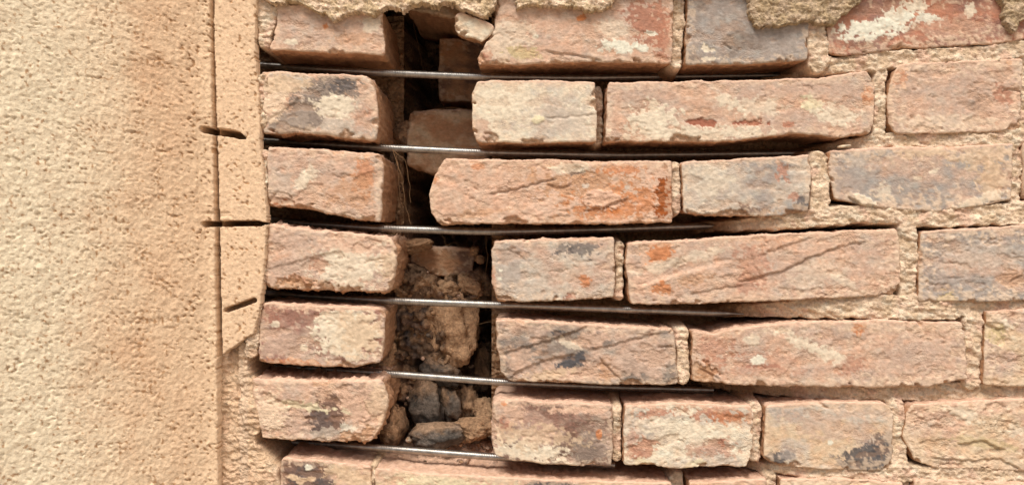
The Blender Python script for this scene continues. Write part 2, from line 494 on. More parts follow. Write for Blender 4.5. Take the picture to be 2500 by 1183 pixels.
brick([(2192,156),(2320,150),(2498,142)], [(2186,326),(2340,325),(2492,318)], L=[(2172,205),(2166,240),(2170,300)], base='mauve', alt='pink', mixs=.5, creamy=.22,
      patches=[(2190,190,22,28,30,'orange',.55),(2462,152,8,8,0,'orange',.9),(2470,235,40,26,0,'brick',.75,.7,-1.2),(2390,255,26,18,0,'ash',.6),(2420,270,40,30,0,'pink',.5),(2300,300,120,20,0,'cream',.4)], chip=.12,
      cracks=[([(2380,225),(2440,218)],1,0),([(2440,218),(2500,222)],2.5,1)], rnd=3.0, label='mauve brick with pitted orange patch at the far edge, second course')
# ---- course 3
brick([(652,357),(760,363),(925,373)], [(652,502),(740,508),(840,530),(928,542)], R=[(936,400),(934,460),(932,520)], depth=0.18, base='pink', alt='mauve', mixs=.45, rnd=6,
      patches=[(895,425,30,50,10,'orange',.6,.9),(870,470,60,40,0,'core',.5,.8),(740,440,28,16,-60,'cream',.8),(760,425,14,22,0,'cream',.7),(690,495,45,16,15,'rust',.85,.6,-2.0),(925,450,14,60,0,'grey',.6),(680,455,40,40,0,'grey',.5)], chip=.5, relief=1.3, y0=.0005,
      label='pink half brick with orange edge and dark chipped lower corner in the short stack')
brick([(1086,387),(1340,390),(1640,393)], [(1072,548),(1300,545),(1500,546),(1640,542)], L=[(1062,428),(1047,476),(1053,520)], R=[(1642,470)], base='pink', alt='dust', mixs=.5, creamy=.22,
      patches=[(1450,460,120,55,15,'core',.75,.8),(1520,500,115,42,-10,'orange',.65,.9),(1625,488,24,66,0,'rust',1,.5,-.6),(1500,512,16,9,0,'orange',1,.6),(1515,415,50,12,0,'orange',.7,.9),(1170,405,16,8,0,'orange',.6),(1062,440,8,12,0,'orange',.9),(1475,485,40,22,0,'dust',.9,.5,1.2),(1405,419,26,9,-8,'ash',.9,.3,-.5),(1390,412,45,14,-5,'cream',.7,.4),(1430,452,10,6,0,'grey',.9),(1532,457,7,5,0,'grey',.9),(1175,520,60,10,-5,'core',.6)],
      chip=.4, relief=1.1, cracks=[([(1190,475),(1240,467),(1285,455),(1320,445),(1360,435)],2.6,.9),([(1155,455),(1170,467)],2,.4),([(1420,515),(1480,505),(1540,480)],2.2,1.2),([(1330,450),(1360,460),(1400,450)],2,1)],
      label='long orange-pink stretcher with rusty end and a diagonal crack, jutting into the cavity')
brick([(1664,396),(1820,386),(1978,378)], [(1670,519),(1760,526),(1900,526),(1974,515)], R=[(1983,430)], base='grey', alt='blue', mixs=.35, creamy=.4,
      patches=[(1720,440,60,50,0,'cream',.45),(1910,415,14,26,-20,'brick',.7,.8,-.6),(1940,480,14,12,0,'brick',.7),(1962,496,22,16,0,'soot',.8,.7),(1830,515,40,12,0,'brown',.8,.8,-.5),(1940,515,30,9,0,'brown',.8,.8)], relief=0.8, chip=.35,
      label='light grey brick with a sooty lower corner, third course')
brick([(2030,366),(2170,358),(2350,356),(2474,349)], [(2036,484),(2120,506),(2270,517),(2400,502),(2470,487)], L=[(2023,410)], base='mauve', alt='blue', mixs=.55, creamy=.2,
      patches=[(2060,440,50,50,0,'blue',.7),(2100,385,60,24,0,'grey',.6),(2260,365,70,16,0,'tan',.8,.6),(2400,380,80,30,0,'tan',.7,.8),(2455,430,50,50,0,'core',.45,.6),(2420,440,30,50,10,'tan',.7),(2275,418,14,8,-30,'cream',.9),(2240,435,9,6,0,'cream',.8),(2110,490,30,12,20,'cream',1,.3,1.6),(2160,470,24,20,0,'cream',.6),(2380,495,80,14,-20,'cream',.8,.5,.5)], chip=.12, relief=0.55,
      cracks=[([(2068,480),(2100,500),(2140,507)],3,1.2)], rnd=3.0, label='blue-mauve brick with a lifting cream flake along its lower edge')
# ---- course 4
brick([(652,546),(790,562),(952,577)], [(648,702),(800,709),(950,713)], R=[(966,605),(968,645),(962,690)], side_amp=2.6, depth=0.18, base='pink', alt='mauve', rnd=6, corner=9,
      patches=[(850,650,110,55,-8,'cream',.8,.6,.2),(700,660,60,24,-15,'mauve',.8),(700,590,60,26,10,'mauve',.6),(775,645,20,26,0,'brick',.55),(730,690,60,16,5,'orange',.45),(720,692,45,14,5,'core',.9,.5,-2),(960,650,30,50,0,'tan',.7),(870,602,90,14,8,'dust',.7)], chip=.48, relief=1.3, y0=.002,
      cracks=[([(650,660),(720,640),(790,622),(820,615)],.6,1.0)], label='half brick with a cream lime smear and broken pitted end in the short stack')
brick([(1208,588),(1350,582),(1498,579)], [(1214,735),(1350,735),(1499,726)], L=[(1200,612),(1201,690)], R=[(1503,650)], base='grey', alt='mauve', mixs=.45, creamy=.35,
      patches=[(1420,600,50,18,0,'soot',.7,.9),(1380,605,18,16,0,'soot',.6,.8),(1240,640,40,60,0,'blue',.6,.5),(1430,687,12,14,0,'orange',.8,.6),(1220,680,5,5,0,'white',1,.2),(1222,660,5,4,0,'white',1,.2),(1390,725,20,9,0,'red',.8,.6,-1.2),(1360,735,16,6,0,'white',.9,.3,.5),(1204,690,7,40,0,'brick',.8)], chip=.42,
      cracks=[([(1235,608),(1262,618),(1285,640)],1.5,.6)], label='grey end brick with a sooty upper edge right of the cavity, fourth course')
brick([(1532,592),(1700,583),(1900,570),(2188,558)], [(1540,742),(1700,741),(1850,736),(2050,726),(2184,720)], L=[(1526,640)], R=[(2198,600),(2198,690)], base='mauve', alt='pink', mixs=.5, creamy=.3,
      patches=[(1610,612,32,30,20,'orange',.85,.6),(1615,705,24,14,0,'orange',.85,.7),(1690,685,40,12,-15,'core',.6),(1840,640,30,50,-20,'brick',.5,.9),(1820,700,24,24,0,'red',.45),(1570,680,30,24,0,'dust',.8),(1650,640,120,12,-16,'cream',.55),(1990,670,80,30,-20,'cream',.3),(1880,580,70,10,0,'orange',.3,1),(2060,685,40,10,30,'cream',.5)], chip=.4, relief=1.05,
      cracks=[([(1560,700),(1600,685),(1660,665),(1730,650),(1800,632)],.6,-1.8),([(1680,722),(1750,705),(1830,695)],1.5,.7),([(1800,690),(1850,678),(1920,660),(1980,628),(2060,600),(2120,590)],2.2,1.3),([(1850,625),(1920,600),(1990,577)],1.2,.9),([(1830,600),(1840,650),(1870,690)],1.4,.4)],
      label='long stretcher with diagonal folds and orange spots, fourth course')
brick([(2250,564),(2400,555),(2560,546)], [(2244,737),(2400,736),(2560,730)], L=[(2242,650)], base='mauve', alt='blue', mixs=.6, creamy=.2,
      patches=[(2280,690,50,40,0,'blue',.7,.6),(2360,720,120,16,0,'blue',.5),(2480,680,40,24,0,'core',.5),(2310,725,20,14,0,'sand',.9,.6,-.8),(2400,620,100,40,0,'grey',.5)], chip=.12, relief=1.1,
      cracks=[([(2285,640),(2340,642)],1.2,.3),([(2310,680),(2360,676)],1.2,.3),([(2460,690),(2500,670)],2,1)], rnd=3.0, label='bluish mauve brick at the far edge, fourth course')
# ---- course 5
brick([(642,738),(800,745),(935,750)], [(627,884),(740,892),(862,898),(930,884)], L=[(634,800)], R=[(940,770),(938,850)], depth=0.18, base='plum', alt='mauve', mixs=.5, corner=9,
      patches=[(850,810,85,72,5,'cream',1,.35,.6),(870,810,60,55,0,'tan',.75,.5),(690,800,45,50,0,'plum',.45),(655,760,36,30,0,'red',.6),(690,840,60,40,0,'mauve',.7),(673,792,12,7,0,'cream',.9),(742,849,9,8,0,'cream',1,.2,.3),(810,820,40,34,0,'cream',.6,.8),(720,885,90,10,4,'orange',.6),(800,750,120,8,0,'dust',.9)], chip=.45, y0=.002,
      label='half brick with a large cream mortar smear over half its face in the short stack')
brick([(1211,780),(1300,781),(1400,788),(1642,802)], [(1246,932),(1400,934),(1480,940),(1656,938)], L=[(1212,850),(1219,862),(1222,905)], R=[(1652,860)], base='mauve', alt='ash', mixs=.45, creamy=.22, relief=1.2,
      patches=[(1385,893,42,18,-25,'soot',1,.4),(1418,880,16,24,0,'soot',.95,.5),(1360,812,16,9,0,'soot',.9,.6),(1310,790,22,6,0,'ash',.8),(1390,838,36,10,20,'cream',.6),(1400,910,100,20,-5,'pink',.8),(1340,915,60,12,-10,'tan',.7),(1480,900,20,30,0,'core',.6,.7,-1),(1270,870,40,24,-15,'pink',.5),(1450,825,40,20,-10,'dust',.6),(1560,880,80,40,0,'mauve',.7)], chip=.48,
      cracks=[([(1215,866),(1270,850),(1320,838),(1400,812),(1440,795)],1.8,1.3),([(1240,925),(1290,895),(1330,880),(1410,862)],1.5,1.4),([(1440,855),(1500,840),(1560,825),(1620,810)],1.4,1.1),([(1460,870),(1490,905),(1530,935)],2.5,1.0),([(1600,848),(1650,846)],2.5,.3)],
      label='folded mauve brick with black sooty pits right of the cavity, fifth course')
brick([(1690,808),(1745,813),(1800,799),(1950,785),(2150,780),(2350,787)], [(1692,930),(1800,940),(2000,944),(2250,947),(2362,925)], L=[(1690,880)], R=[(2359,840)], base='pink', alt='mauve', mixs=.55, creamy=.35, relief=1.1,
      patches=[(1740,840,50,40,20,'brick',.55,.8),(1720,920,40,30,40,'core',.95,.4,-2.2),(1850,890,90,30,0,'brick',.35,.9),(1960,835,70,14,20,'cream',.8,.7),(2030,870,50,16,30,'cream',.75,.7),(1850,880,16,14,0,'white',.9),(1840,830,20,12,0,'cream',.7),(2100,800,15,15,0,'orange',.85,.5),(2080,890,34,20,-30,'brick',.6,.7),(2250,870,100,60,0,'mauve',.4),(1870,893,50,5,0,'red',.6)], chip=.38,
      cracks=[([(2260,870),(2355,868)],.8,.3),([(1700,895),(1760,925)],2,1.2)], label='long stretcher with a broken lower corner, fifth course')
brick([(2412,760),(2450,756),(2580,750)], [(2402,938),(2450,942),(2580,946)], L=[(2404,850)], base='tan', alt='mauve', mixs=.45, creamy=.4, relief=1.2,
      patches=[(2440,785,36,16,20,'cream',.8,.5,.8),(2470,765,14,10,0,'brick',.6),(2425,815,30,26,30,'sand',.8,.5,-2)], chip=.12, cracks=[([(2405,790),(2440,805),(2460,800)],2.5,1)], rnd=3.0, label='tan brick at the far edge with a hollow upper corner, fifth course')
# ---- course 6
brick([(612,922),(750,927),(934,926)], [(640,1070),(770,1076),(902,1080)], L=[(622,990)], R=[(946,965),(946,1000),(930,1045)], side_amp=2.8, depth=0.18, base='pink', alt='mauve', mixs=.35, rnd=6, corner=9, relief=1.5,
      patches=[(795,1028,52,52,0,'brown',1,.4),(818,990,16,28,0,'brown',.95,.4),(780,1035,24,34,0,'soot',.5,.5),(850,1048,26,14,0,'white',.6,.9),(790,1058,50,14,-10,'grey',.7),(880,980,50,50,0,'pink',.8),(690,1030,60,34,0,'mauve',.75),(740,990,80,9,8,'lime',.8,.7),(660,1010,40,50,0,'mortar',.85,.5,.5),(870,1064,70,14,-12,'core',.8,.5,-1.5),(930,985,40,50,0,'tan',.6)], chip=.45, y0=.0005,
      cracks=[([(890,930),(885,980),(905,1020)],2,1),([(640,960),(700,985),(820,1000)],1,.6)], label='half brick with a dark brown stain and crumbled end, lowest full one of the short stack')
brick([(1206,980),(1222,972),(1350,980),(1494,985)], [(1210,1110),(1250,1124),(1400,1136),(1494,1135)], L=[(1201,1010),(1200,1080)], R=[(1498,1060)], base='brown', alt='mauve', mixs=.5, creamy=.3, core='dust',
      patches=[(1290,1100,100,30,8,'cream',.95,.6,.3),(1450,1090,50,45,0,'ash',.7,.6),(1320,1020,90,40,10,'plum',.5,.8),(1250,1000,30,20,0,'pink',.8,.8),(1235,1040,16,20,0,'brick',.6),(1462,1058,8,13,0,'orange',.9,.3),(1300,1065,100,26,0,'tan',.6,.9),(1400,1000,100,8,0,'dust',.9),(1230,984,8,6,0,'orange',.8)], chip=.3,
      label='dark brown end brick with a pale lower edge, bottom right of the cavity')
brick([(1526,990),(1640,982),(1832,988)], [(1524,1134),(1650,1141),(1822,1139)], L=[(1522,1060)], R=[(1839,1010),(1838,1110)], base='cream', alt='grey', mixs=.5, creamy=.5, relief=1.4,
      patches=[(1590,1005,40,16,0,'brick',.8,.8),(1750,1005,80,20,5,'brick',.85,.8),(1780,1020,40,16,0,'orange',.5,.9),(1570,1095,30,26,20,'brick',.8,.8),(1540,1080,20,40,0,'brick',.5,.8),(1740,1090,60,20,0,'brick',.55,.9),(1765,1078,8,10,0,'red',.8),(1650,1050,80,26,10,'cream',.7,.6),(1570,1130,26,12,0,'lime',.8),(1700,1130,26,12,0,'lime',.8)], chip=.32,
      label='cream brick blotched with orange-red, sixth course')
brick([(1870,990),(1990,980),(2160,980)], [(1864,1122),(1900,1136),(2000,1145),(2174,1149)], R=[(2182,1010),(2180,1100)], base='tan', alt='grey', mixs=.55, creamy=.3, relief=0.55, corner=9,
      patches=[(2120,1120,75,40,-14,'soot',.92,.4),(2158,1090,34,40,0,'soot',.85,.5),(1905,1124,34,24,-20,'soot',.9,.5),(1925,1110,22,24,0,'blue',.7,.7),(1920,1000,50,26,0,'blue',.6,.6),(2030,1040,110,28,10,'mauve',.6,.7),(2027,1079,6,7,0,'white',1,.1,.2),(2110,1000,70,20,0,'pink',.4)], chip=.25, label='tan brick with sooty black lower corners, sixth course')
brick([(2228,986),(2350,978),(2560,970)], [(2232,1122),(2280,1141),(2400,1145),(2560,1152)], L=[(2214,1010),(2206,1065)], base='pink', alt='tan', mixs=.55, creamy=.45, relief=1.7,
      patches=[(2350,1010,40,18,20,'cream',.8,.6),(2400,1080,80,12,10,'sand',.5,.5),(2480,1050,20,14,0,'cream',.6)], chip=.12, cracks=[([(2330,1085),(2400,1075),(2450,1100)],2.5,1.6),([(2260,1115),(2360,1125),(2440,1120),(2500,1150)],2.5,1.2)], rnd=3.0, label='rough buff brick at the far edge, sixth course')
# ---- course 7
brick([(686,1117),(760,1120),(905,1136)], [(680,1272),(905,1285)], base='tan', alt='pink', mixs=.5, depth=.13, y0=.001,
      patches=[(742,1162,74,48,5,'brown',1,.35),(740,1160,50,36,0,'soot',.55,.5),(700,1140,30,24,0,'brown',.8,.7),(752,1140,10,9,0,'white',1,.3,.4),(715,1163,14,8,20,'tan',1,.3,.6),(735,1172,12,9,0,'tan',1,.3,.6),(760,1168,12,6,0,'tan',.9,.3,.5),(800,1170,20,26,0,'soot',.5,.8),(850,1160,50,24,10,'tan',.8),(830,1128,50,6,5,'ash',.6)], chip=.1, label='half brick with a dark brown scab at the foot of the short stack')
brick([(916,1141),(1050,1154),(1350,1170),(1640,1178)], [(916,1300),(1640,1320)], base='tan', alt='pink', depth=.13, creamy=.5, patches=[(1345,1183,60,14,0,'soot',.9,.7),(1600,1188,30,12,0,'soot',.7,.7),(1080,1175,120,16,4,'lime',.8,.7)], chip=.1, label='long brick closing the foot of the cavity')
brick([(1684,1178),(1780,1172),(1872,1168)], [(1690,1320),(1880,1320)], base='pink', alt='core', chip=.15, depth=.11)
brick([(1905,1168),(2060,1166),(2205,1176)], [(1900,1320),(2200,1320)], base='tan', alt='mortar', creamy=.5, chip=.15, relief=1.4)
brick([(2232,1168),(2400,1172),(2560,1178)], [(2230,1320),(2560,1325)], base='tan', alt='pink', creamy=.5, chip=.15, relief=1.4)

# ---- courses beyond the frame (same wall, plainer)
EXT = []
rnd = random.Random(3)
bases = ['mauve', 'pink', 'grey', 'blue', 'tan', 'brick']
def plain_brick(x0, x1, y0, y1, depth=.1):
    brick([(x0, y0), (x1, y0 + rnd.uniform(-4, 4))], [(x0, y1), (x1, y1 + rnd.uniform(-4, 4))], base=rnd.choice(bases), alt=rnd.choice(bases),
          step=9, side_rings=6, chip=.2, depth=depth)
rows = [(-22, 84, 2590), (140, 318, 2525), (346, 486, 2500), (546, 730, 2590), (752, 946, 2610), (970, 1152, 2590), (1176, 1325, 2590)]
for i, (a, b, x) in enumerate(rows):
    while x < 3060:
        w = rnd.choice([300, 440, 640]); w = min(w, 3080 - x)
        if w > 60: plain_brick(x, x + w, a + 2, b)
        EXT.append([(x - 14, a + 6, 4, 15), (x - 14, b - 6, 4, 15)]); x += w + 28
    EXT.append([(3070, a, 4, 20), (3070, b, 4, 20)])
for a, b in ((1345, 1505), (1530, 1680)):
    x = 560 + rnd.randint(0, 60)
    while x < 3060:
        w = min(rnd.choice([300, 600]), 3080 - x)
        if w > 60: plain_brick(x, x + w, a, b, .12)
        EXT.append([(x - 14, a + 6, 4, 15), (x - 14, b - 6, 4, 15)]); x += w + 28

# ------------------------------------------------------------------ mortar sheets
def mortar_sheet(name, x0, x1, y0, y1, step, joints, back, skip=(), seed=60, colf=None, amp=1.0, ramp=4.0):
    nu = int((x1 - x0) / step) + 1; nv = int((y1 - y0) / step) + 1
    x, y = np.meshgrid(np.linspace(x0, x1, nu), np.linspace(y0, y1, nv))
    xw = x + 5 * pn2(x / 30, y / 30, seed); yw = y + 5 * pn2(x / 30, y / 30, seed + 1)
    dep = np.full(x.shape, float(back))
    for jt in joints:
        pts = np.array(jt, float)            # rows of x, y, depth mm, half width px
        d, sg, par = seg_dist(xw, yw, pts[:, :2])
        dj = np.interp(par, np.arange(len(pts)), pts[:, 2]); wj = np.interp(par, np.arange(len(pts)), pts[:, 3])
        dep = np.minimum(dep, dj + ramp * np.clip(d - wj, 0, None))
    wa = 26 * pn2(x / 60, y / 40, seed + 2); wb = 20 * pn2(x / 60, y / 40, seed + 3)
    f1, f2 = worley((x + wa) / 40, (y + wb) / 22, 3)
    lay = fbm2((x + wa) / 70, (y + wb) / 16, 3, seed + 30, .6)
    lump = 2.2 * fbm2(x / 50, y / 30, 4, seed + 4, .6) + 1.5 * sstep(-.1, .12, lay) - 0.9 * sstep(.0, .15, f2 - f1) + 1.7 * fbm2(x / 13, y / 10, 3, seed + 8, .7)
    lump = lump * amp * np.where(dep < 40, 0.7, 1.6)
    Y = (dep + lump) * 0.001
    lo = fbm2(x / 60, y / 40, 4, seed + 10, .6)[..., None]
    w = sstep(-.3, .5, lo)
    col = COL['mortar'] * (1 - w) + COL['tan'] * w
    w = sstep(.15, .7, fbm2(x / 35, y / 25, 4, seed + 14, .65))[..., None] * .7
    col = col * (1 - w) + COL['cream'] * w
    w = sstep(.1, .6, fbm2(x / 50, y / 50, 3, seed + 19))[..., None] * .8
    col = col * (1 - w) + COL['dust'] * w
    dq = sstep(20, 45, dep)[..., None]  # deep mortar turns darker brown, adding to the slots' shade by colour
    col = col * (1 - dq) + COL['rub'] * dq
    if colf: col = colf(x, y, col)
    col = col * (1 + .14 * fbm2(x / 10, y / 8, 2, seed + 22)[..., None])
    V = np.stack([(x - CX) * S, Y, (CY - y) * S], -1).reshape(-1, 3)
    F = grid_faces(nu, nv)
    if skip:
        fx = x.reshape(-1)[F].mean(1); fy = y.reshape(-1)[F].mean(1)
        keep = np.ones(len(F), bool)
        for (a, b, c, d) in skip:
            keep &= ~((fx > a) & (fx < b) & (fy > c) & (fy < d))
        F = F[keep]
    o = mesh_obj(name, V, F, M_MORTAR, None, col.reshape(-1, 3))
    adopt(o, wall)
    return o

JR = [
 # bed joints: x, y, depth, half width
 [(1900,178,62,14),(1985,172,26,13),(2030,160,4,21),(2150,146,1.6,24),(2300,136,1.2,21),(2420,130,1.5,21),(2520,112,1.2,23),(3080,112,3,21)],
 [(2010,362,62,10),(2085,352,18,16),(2140,344,4,21),(2240,340,5,20),(2400,338,2,21),(2520,334,1.5,23),(3080,332,3,21)],
 [(1740,556,54,12),(1820,548,24,14),(1900,542,9,19),(2020,528,2,23),(2120,522,.8,23),(2290,532,1,23),(2480,520,1.2,27),(3080,516,3,21)],
 [(1800,770,48,14),(1890,762,22,18),(2000,752,8,28),(2150,748,3,31),(2300,755,2,29),(2390,745,7,25),(2540,742,8,17),(3080,742,5,21)],
 [(1760,960,58,14),(1900,966,36,16),(2050,964,16,23),(2200,962,12,23),(2300,962,12,23),(2540,958,8,21),(3080,958,5,21)],
 [(1835,1155,38,14),(1890,1150,12,12),(2000,1157,4,19),(2200,1160,2,21),(2540,1162,2,21),(3080,1164,5,21)],
 [(600,1335,10,14),(3080,1335,8,14)], [(600,1518,10,14),(3080,1518,8,14)],
 # perpends
 [(1660,-30,7,16),(1657,60,6,16),(1655,150,9,14)], [(2010,-30,3,26),(1996,70,2,24),(2002,150,2,26)],
 [(1467,210,26,12),(1467,336,30,12)], [(2152,180,2,15),(2150,335,3,15)],
 [(1652,404,5,12),(1654,512,6,12)], [(2004,392,3,22),(2006,512,2,24)],
 [(1515,602,10,11),(1515,720,8,11)], [(2220,562,1,24),(2222,735,4,22)],
 [(1668,816,6,16),(1672,924,5,15)], [(2385,780,5,23),(2382,935,6,21)],
 [(1510,1000,10,12),(1508,1120,9,11)], [(1851,998,6,14),(1848,1120,8,14)], [(2196,995,5,20),(2200,1140,4,20)],
 [(1662,1182,20,18),(1662,1320,12,16)], [(1888,1170,8,14),(1888,1320,10,14)], [(2218,1170,8,14),(2216,1320,10,14)],
 [(2482,360,3,12),(2484,500,3,12)], [(2510,160,5,12),(2506,310,5,12)], [(2575,-30,6,14),(2575,90,6,14)], [(2575,550,6,14),(2575,730,6,14)],
]
JR += EXT
SK = [(1250,1600,10,110),(1710,1930,10,110),(2070,2530,10,60),(1200,1420,235,300),(1530,2080,240,290),(2210,2440,200,275),(1240,1600,430,500),(1710,1930,425,480),(2080,2420,400,460),
      (1250,1460,630,690),(1580,2140,630,680),(2290,2530,610,690),(1300,1600,830,895),(1740,2310,840,895),(2450,2530,810,890),(1250,1450,1020,1085),(1570,1790,1030,1095),(1920,2130,1030,1095),(2270,2530,1030,1090)]
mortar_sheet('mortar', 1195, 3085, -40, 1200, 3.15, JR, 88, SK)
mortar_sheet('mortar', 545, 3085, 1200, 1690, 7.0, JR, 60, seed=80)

JL = [
 [(655,-30,4,34),(648,50,3,24),(642,108,3,14)],
 [(638,196,0,16),(638,304,1,14)], [(642,374,1.5,11),(640,484,1.5,12)], [(640,564,1,11),(638,686,1,12)], [(626,756,2,13),(610,860,3,16)],
 [(600,942,5,18),(610,1000,1,28),(618,1044,2,20)],
 [(550,840,12,30),(552,940,10,32),(552,1000,8,34),(556,1210,6,38)], [(590,850,7,12),(590,1000,4,12),(586,1060,5,14)],
 [(600,1066,5,20),(606,1210,4,22)],
 [(620,1112,4,22),(645,1160,0,34),(650,1220,0,34)],
 [(910,1144,5,9),(910,1210,4,9)],
]
def left_col(x, y, col):
    w = (sstep(820, 880, y) * sstep(700, 640, x) * .75)[..., None]
    col = col * (1 - w) + C(218, 178, 140) * w
    w = (sstep(577, 583, x) * sstep(606, 600, x) * sstep(840, 870, y) * .6)[..., None]
    return col * (1 - w) + C(222, 188, 156) * w
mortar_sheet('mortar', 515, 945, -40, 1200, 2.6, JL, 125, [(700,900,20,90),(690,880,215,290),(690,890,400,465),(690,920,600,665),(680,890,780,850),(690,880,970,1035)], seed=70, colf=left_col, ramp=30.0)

# ------------------------------------------------------------------ inside of the cavity
def cavity():
    x0, x1, y0, y1, st = 880, 1290, -70, 1210, 4.0
    nu = int((x1 - x0) / st) + 1; nv = int((y1 - y0) / st) + 1
    x, y = np.meshgrid(np.linspace(x0, x1, nu), np.linspace(y0, y1, nv))
    dep = np.full(x.shape, 285.0)
    def blob(cx, cy, rx, ry, d, slope=90):
        nonlocal dep
        r = np.sqrt(((x - cx) / rx) ** 2 + ((y - cy) / ry) ** 2) + .25 * pn2(x / 40, y / 40, 33)
        dep = np.minimum(dep, d + slope * np.clip(r - .7, 0, None) * 2)
    blob(915, 250, 60, 420, 150); blob(930, 640, 60, 500, 120)
    blob(1040, 790, 110, 130, 98); blob(1000, 690, 80, 60, 92); blob(1150, 700, 90, 50, 108)
    blob(1090, 1160, 240, 90, 45, 120); blob(1130, 1090, 120, 40, 78, 150); blob(960, 900, 70, 230, 100)
    blob(1060, 980, 160, 130, 150)
    g1, g2 = worley(x / 34 + .5 * pn2(x / 30, y / 30, 61), y / 30 + .5 * pn2(x / 30, y / 30, 62), 4)
    k1, k2 = worley(x / 13, y / 12, 7)
    dep = dep - 9 * sstep(.02, .3, g2 - g1) * sstep(.9, .2, g1) - 4 * sstep(.7, .2, k1) * sstep(0, .4, pn2(x / 30, y / 30, 63) + .2)
    dep = dep + 10 * fbm2(x / 60, y / 60, 4, 41, .6) + 4 * fbm2(x / 16, y / 16, 3, 45)
    w = sstep(-.4, .5, fbm2(x / 70, y / 70, 4, 47, .6))[..., None]
    col = COL['rub'] * (1 - w) + COL['rubd'] * w
    w = sstep(.2, .6, fbm2(x / 40, y / 40, 4, 52))[..., None] * .6
    col = col * (1 - w) + COL['brown'] * w
    w = (sstep(1040, 1090, y) * .8)[..., None]
    col = col * (1 - w) + COL['dust'] * w
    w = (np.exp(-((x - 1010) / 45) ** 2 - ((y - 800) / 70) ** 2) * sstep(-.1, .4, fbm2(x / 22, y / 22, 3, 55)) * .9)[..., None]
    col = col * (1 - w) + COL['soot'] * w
    V = np.stack([(x - CX) * S * 1.12, dep * .001, (CY - y) * S * 1.12], -1).reshape(-1, 3)
    # loose angular crumbs lying in the fill
    import bmesh
    bm = bmesh.new(); bmesh.ops.create_icosphere(bm, subdivisions=2, radius=1)
    sv = np.array([v.co[:] for v in bm.verts]); sf = np.array([[v.index for v in f.verts] for f in bm.faces]); bm.free()
    r_ = np.random.RandomState(5); VV = []; FF = []; CC = []; nvx = 0
    zones = [(960, 1190, 660, 740, 14), (980, 1190, 860, 1040, 40), (980, 1190, 1050, 1100, 60), (970, 1180, 740, 860, 8)]
    for (a, b, c, d, n) in zones:
        for _ in range(n):
            qx, qy = r_.uniform(a, b), r_.uniform(c, d)
            iu = int(np.clip((qx - x0) / st, 0, nu - 1)); iv = int(np.clip((qy - y0) / st, 0, nv - 1))
            rad = r_.uniform(.0012, .0042) * (.7 if c > 1040 else 1)
            nrm = r_.randn(10, 3); nrm /= np.linalg.norm(nrm, axis=1)[:, None]
            hh = r_.uniform(.5, .95, 10); dt = sv @ nrm.T
            rr = np.min(np.where(dt > .05, hh / np.maximum(dt, .05), 9), axis=1)
            p = sv * np.clip(rr, .35, 1.1)[:, None] * rad * np.array([r_.uniform(.8, 1.5), 1, r_.uniform(.6, 1)])
            p = p + np.array([(qx - CX) * S * 1.12, dep[iv, iu] * .001 - rad * .3, (CY - qy) * S * 1.12])
            k = COL[r_.choice(['rub', 'rub', 'rubd', 'dust', 'stone', 'core'])] * r_.uniform(.8, 1.1)
            VV.append(p); FF.append(sf + nvx); CC.append(np.tile(k, (len(sv), 1))); nvx += len(sv)
    o = mesh_obj('mortar_crumbs', np.concatenate(VV), np.concatenate(FF), M_STONE, None, np.concatenate(CC), smooth=False)
    tag(o, 'loose brown mortar crumbs scattered through the cavity rubble', 'crumbs'); o['kind'] = 'stuff'
    adopt(mesh_obj('rubble_fill', V, grid_faces(nu, nv), M_STONE, None, col.reshape(-1, 3)), wall)
cavity()
# bricks of the inner leaf seen through the cavity
brick([(1072,92),(1190,96)], [(1070,246),(1190,250)], y0=.135, depth=.10, base='core', alt='brown', creamy=.05, chip=.3, side_rings=10, label='shadowed inner brick deep in the upper cavity')
brick([(1000,272),(1060,264),(1190,266)], [(992,405),(1060,425),(1200,418)], L=[(992,310)], y0=.105, depth=.10, base='core', alt='tan', creamy=.1, chip=.2, side_rings=10, rnd=12, corner=10, label='orange-brown inner brick behind the second rod')
brick([(985,-20),(1130,-20)], [(990,22),(1130,46)], y0=.06, depth=.15, base='core', alt='tan', creamy=.1, chip=.2, side_rings=10, label='inner brick just under the broken render edge')
brick([(1000,598),(1160,606)], [(1004,668),(1150,676)], y0=.11, depth=.10, base='core', alt='brown', creamy=.05, chip=.3, side_rings=10, label='shadowed inner brick with a dusty top under the third rod')

# broken flake of brick and mortar at the cavity's top edge
fl = brick([(1110,36),(1126,28),(1165,42),(1208,62)], [(1116,80),(1135,88),(1158,93),(1178,104)], L=[(1107,60)], R=[(1206,74),(1192,92)], y0=-.001, depth=.03, base='cream', alt='tan', mixs=.4, creamy=.6, chip=.35,
      relief=.9, root=None, name='mortar_flake', side_rings=8, corner=6)
tag(fl, 'cream broken mortar flake hanging at the top edge of the cavity', 'flake')

